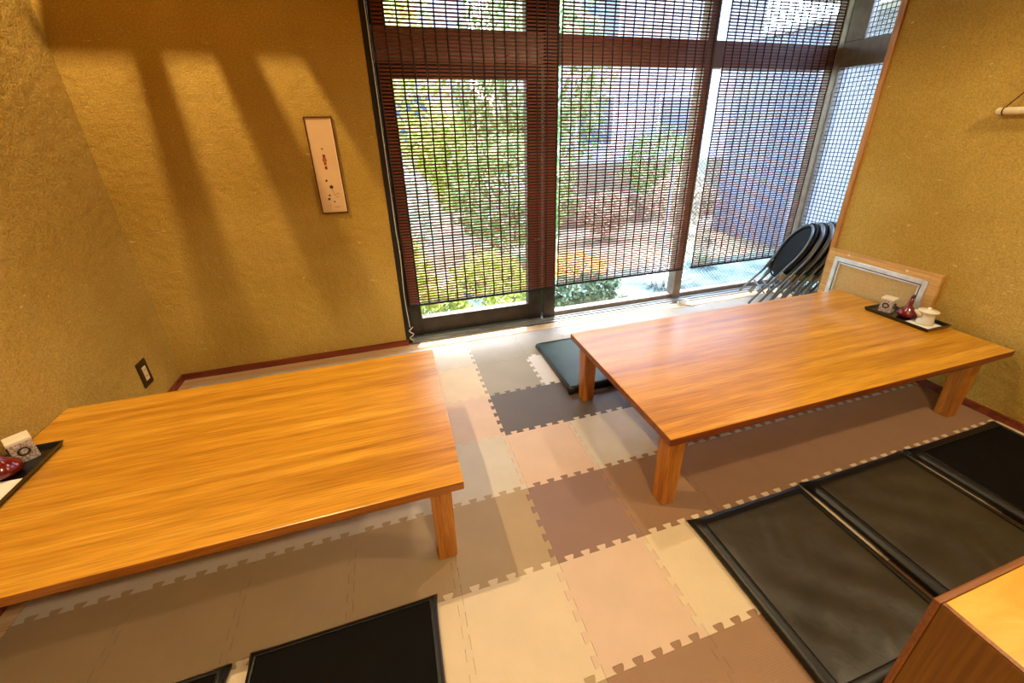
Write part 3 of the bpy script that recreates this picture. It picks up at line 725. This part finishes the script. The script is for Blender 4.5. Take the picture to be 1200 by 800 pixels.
shrub('tall yellow green tree outside behind the left blind', .7, 4.0, 2.2, 1.35, 1.0, 1.7, 6000, 'leaf_yellow', .12, 5, name='tree', cat='tree', trunk=.07, group='garden trees outside the windows')
shrub('tall green tree outside behind the gap of left and middle blinds', 3.75, 5.1, 2.0, 1.4, 1.1, 1.5, 6000, 'leaf_green', .12, 6, name='tree', cat='tree', trunk=.07, group='garden trees outside the windows')
shrub('pale leafed shrub outside behind the left blind', 1.25, 2.75, .3, .5, .45, .55, 2200, 'leaf_pale', .08, 7)
shrub('pale shrub outside behind the right blind', 6.6, 5.3, .5, .8, .6, .7, 2200, 'leaf_green', .09, 8)
shrub('narrow yellow green ground cover just outside the glass door', 1.3, .62, -.02, .38, .2, .13, 1500, 'leaf_yellow', .045, 11)
shrub('yellow green ground cover outside the right end of the glass door', 2.05, .62, -.02, .28, .2, .12, 1100, 'leaf_yellow', .045, 12)
shrub('dark green low plants with orange flowers outside under the middle blind', 2.66, .66, -.08, .40, .2, .12, 1500, 'leaf_deep', .045, 13)
shrub('broad yellow green hedge shrub outside before the pale houses', 3.0, 6.75, .95, 1.5, .3, .75, 4200, 'leaf_yellow', .12, 21)
shrub('light green bush outside between the two garden trees', 2.15, 4.55, .75, .42, .42, .7, 2200, 'leaf_yellow', .09, 22)
# ornamental grass with pale blades
def grass(label, x, y, n, seed, m='leaf_pale', h=.45):
    rnd = random.Random(seed); bm = bmesh.new()
    for i in range(n):
        a = rnd.uniform(0, 2*pi); s = rnd.uniform(.1, .55); hh = h*rnd.uniform(.6, 1.1); b = Vector((rnd.gauss(0, .05), rnd.gauss(0, .05), 0)); d = Vector((cos(a), sin(a), 0)); e = Vector((-sin(a), cos(a), 0))*.006
        p = [b, b+d*s*.35*h+Vector((0, 0, hh*.6)), b+d*s*h*1.3+Vector((0, 0, hh*.85))]
        v = [bm.verts.new(q+e*f) for q, f in ((p[0], 1), (p[0], -1), (p[1], -1), (p[1], 1))]; bm.faces.new(v)
        bm.faces.new((v[3], v[2], bm.verts.new(p[2])))
    o = obj('grass_clump', bm, m, loc=(x, y, -.35)); tag(o, label, 'grass', 'pale grass clumps outside the windows')
shrub('twiggy brown shrub outside between the middle blind and the brown wall', 4.2, 3.05, .05, .4, .3, .32, 1500, 'leaf_brown', .06, 14)
shrub('loose brown shrub outside behind the right blind', 5.35, 2.9, .2, .55, .4, .45, 1600, 'leaf_brown', .06, 15)
grass('pale grass clump outside under the middle blind', 2.55, 1.95, 160, 1, h=.4); grass('pale grass clump outside, left of the metal post', 3.12, .66, 130, 2, h=.26)
grass('white dry grass clump outside below the right blind', 3.62, .8, 180, 3, 'white_paint', .4); grass('dry grass clump outside near the folded chairs', 4.35, 1.2, 100, 4, 'leaf_pale', .45)
# neighbouring houses
def house(label, x0, x1, y0, y1, z1, m, base='siding_brown', wins=()):
    t = thing('house', label, 'building', (x0, y0, -.35), group='pale houses outside the windows')
    obj('wall', bx(0, x1-x0, 0, y1-y0, 0, z1+.35), m, t)
    obj('base_wall', bx(-.03, x1-x0+.03, -.03, 0, 0, .75), base, t)
    obj('roof', bx(-.3, x1-x0+.3, -.3, y1-y0+.3, z1+.35, z1+.5), 'roof_grey', t)
    for k in range(int((z1-.5)/.28)):
        obj('siding_board', bx(0, x1-x0, -.02, 0, .8+k*.28, .8+k*.28+.265), m, t)
    for (wx, wz, ww, wh) in wins:
        f = obj('window', bx(wx-.05, wx+ww+.05, -.06, -.02, wz-.05, wz+wh+.05), 'white_paint', t); obj('pane', bx(wx, wx+ww, -.065, -.06, wz, wz+wh), 'dark_glass', f)
house('pale blue grey house outside behind the right blind', 4.6, 10.5, 7.2, 11, 5.0, 'siding', wins=((1.0, 1.2, .9, 1.0), (3.2, 1.2, .9, 1.0), (1.0, 3.4, .9, 1.0)))
house('white house outside behind the left blind and trees', -5.5, 3.6, 9.5, 13, 5.5, 'siding', wins=((4.6, 1.3, 1.0, 1.1), (7.0, 1.3, 1.0, 1.1)))
t = thing('garden_wall', 'brown garden wall outside behind the right blind', 'wall', (3.4, 4.0, -.35))
for k in range(9):
    for j in range(2): obj('block', bx(k*.5, k*.5+.49, 0, .12, j*.24, j*.24+.232, bev=.006, seg=1), 'siding_brown', t)
# neighbour wall beyond side window
t = thing('side_wall', 'pale blue sheet wall outside the wired side window', 'wall', (6.2, -2.5, -.35))
for k in range(7): obj('sheet', bx(0, .05, k*.8, k*.8+.78, 0, 2.6), 'pale_blue_sheet' if k % 2 else 'sheet_pale', t)
obj('cap', bx(-.04, .09, 0, 5.6, 2.6, 2.66), 'white_paint', t)
t = tag(obj('white_pipe', tube([(4.0, 1.35, -.35), (4.0, 1.35, .9)], .02, n=12), 'white_paint'), 'white pipe standing outside behind the right blind', 'pipe')
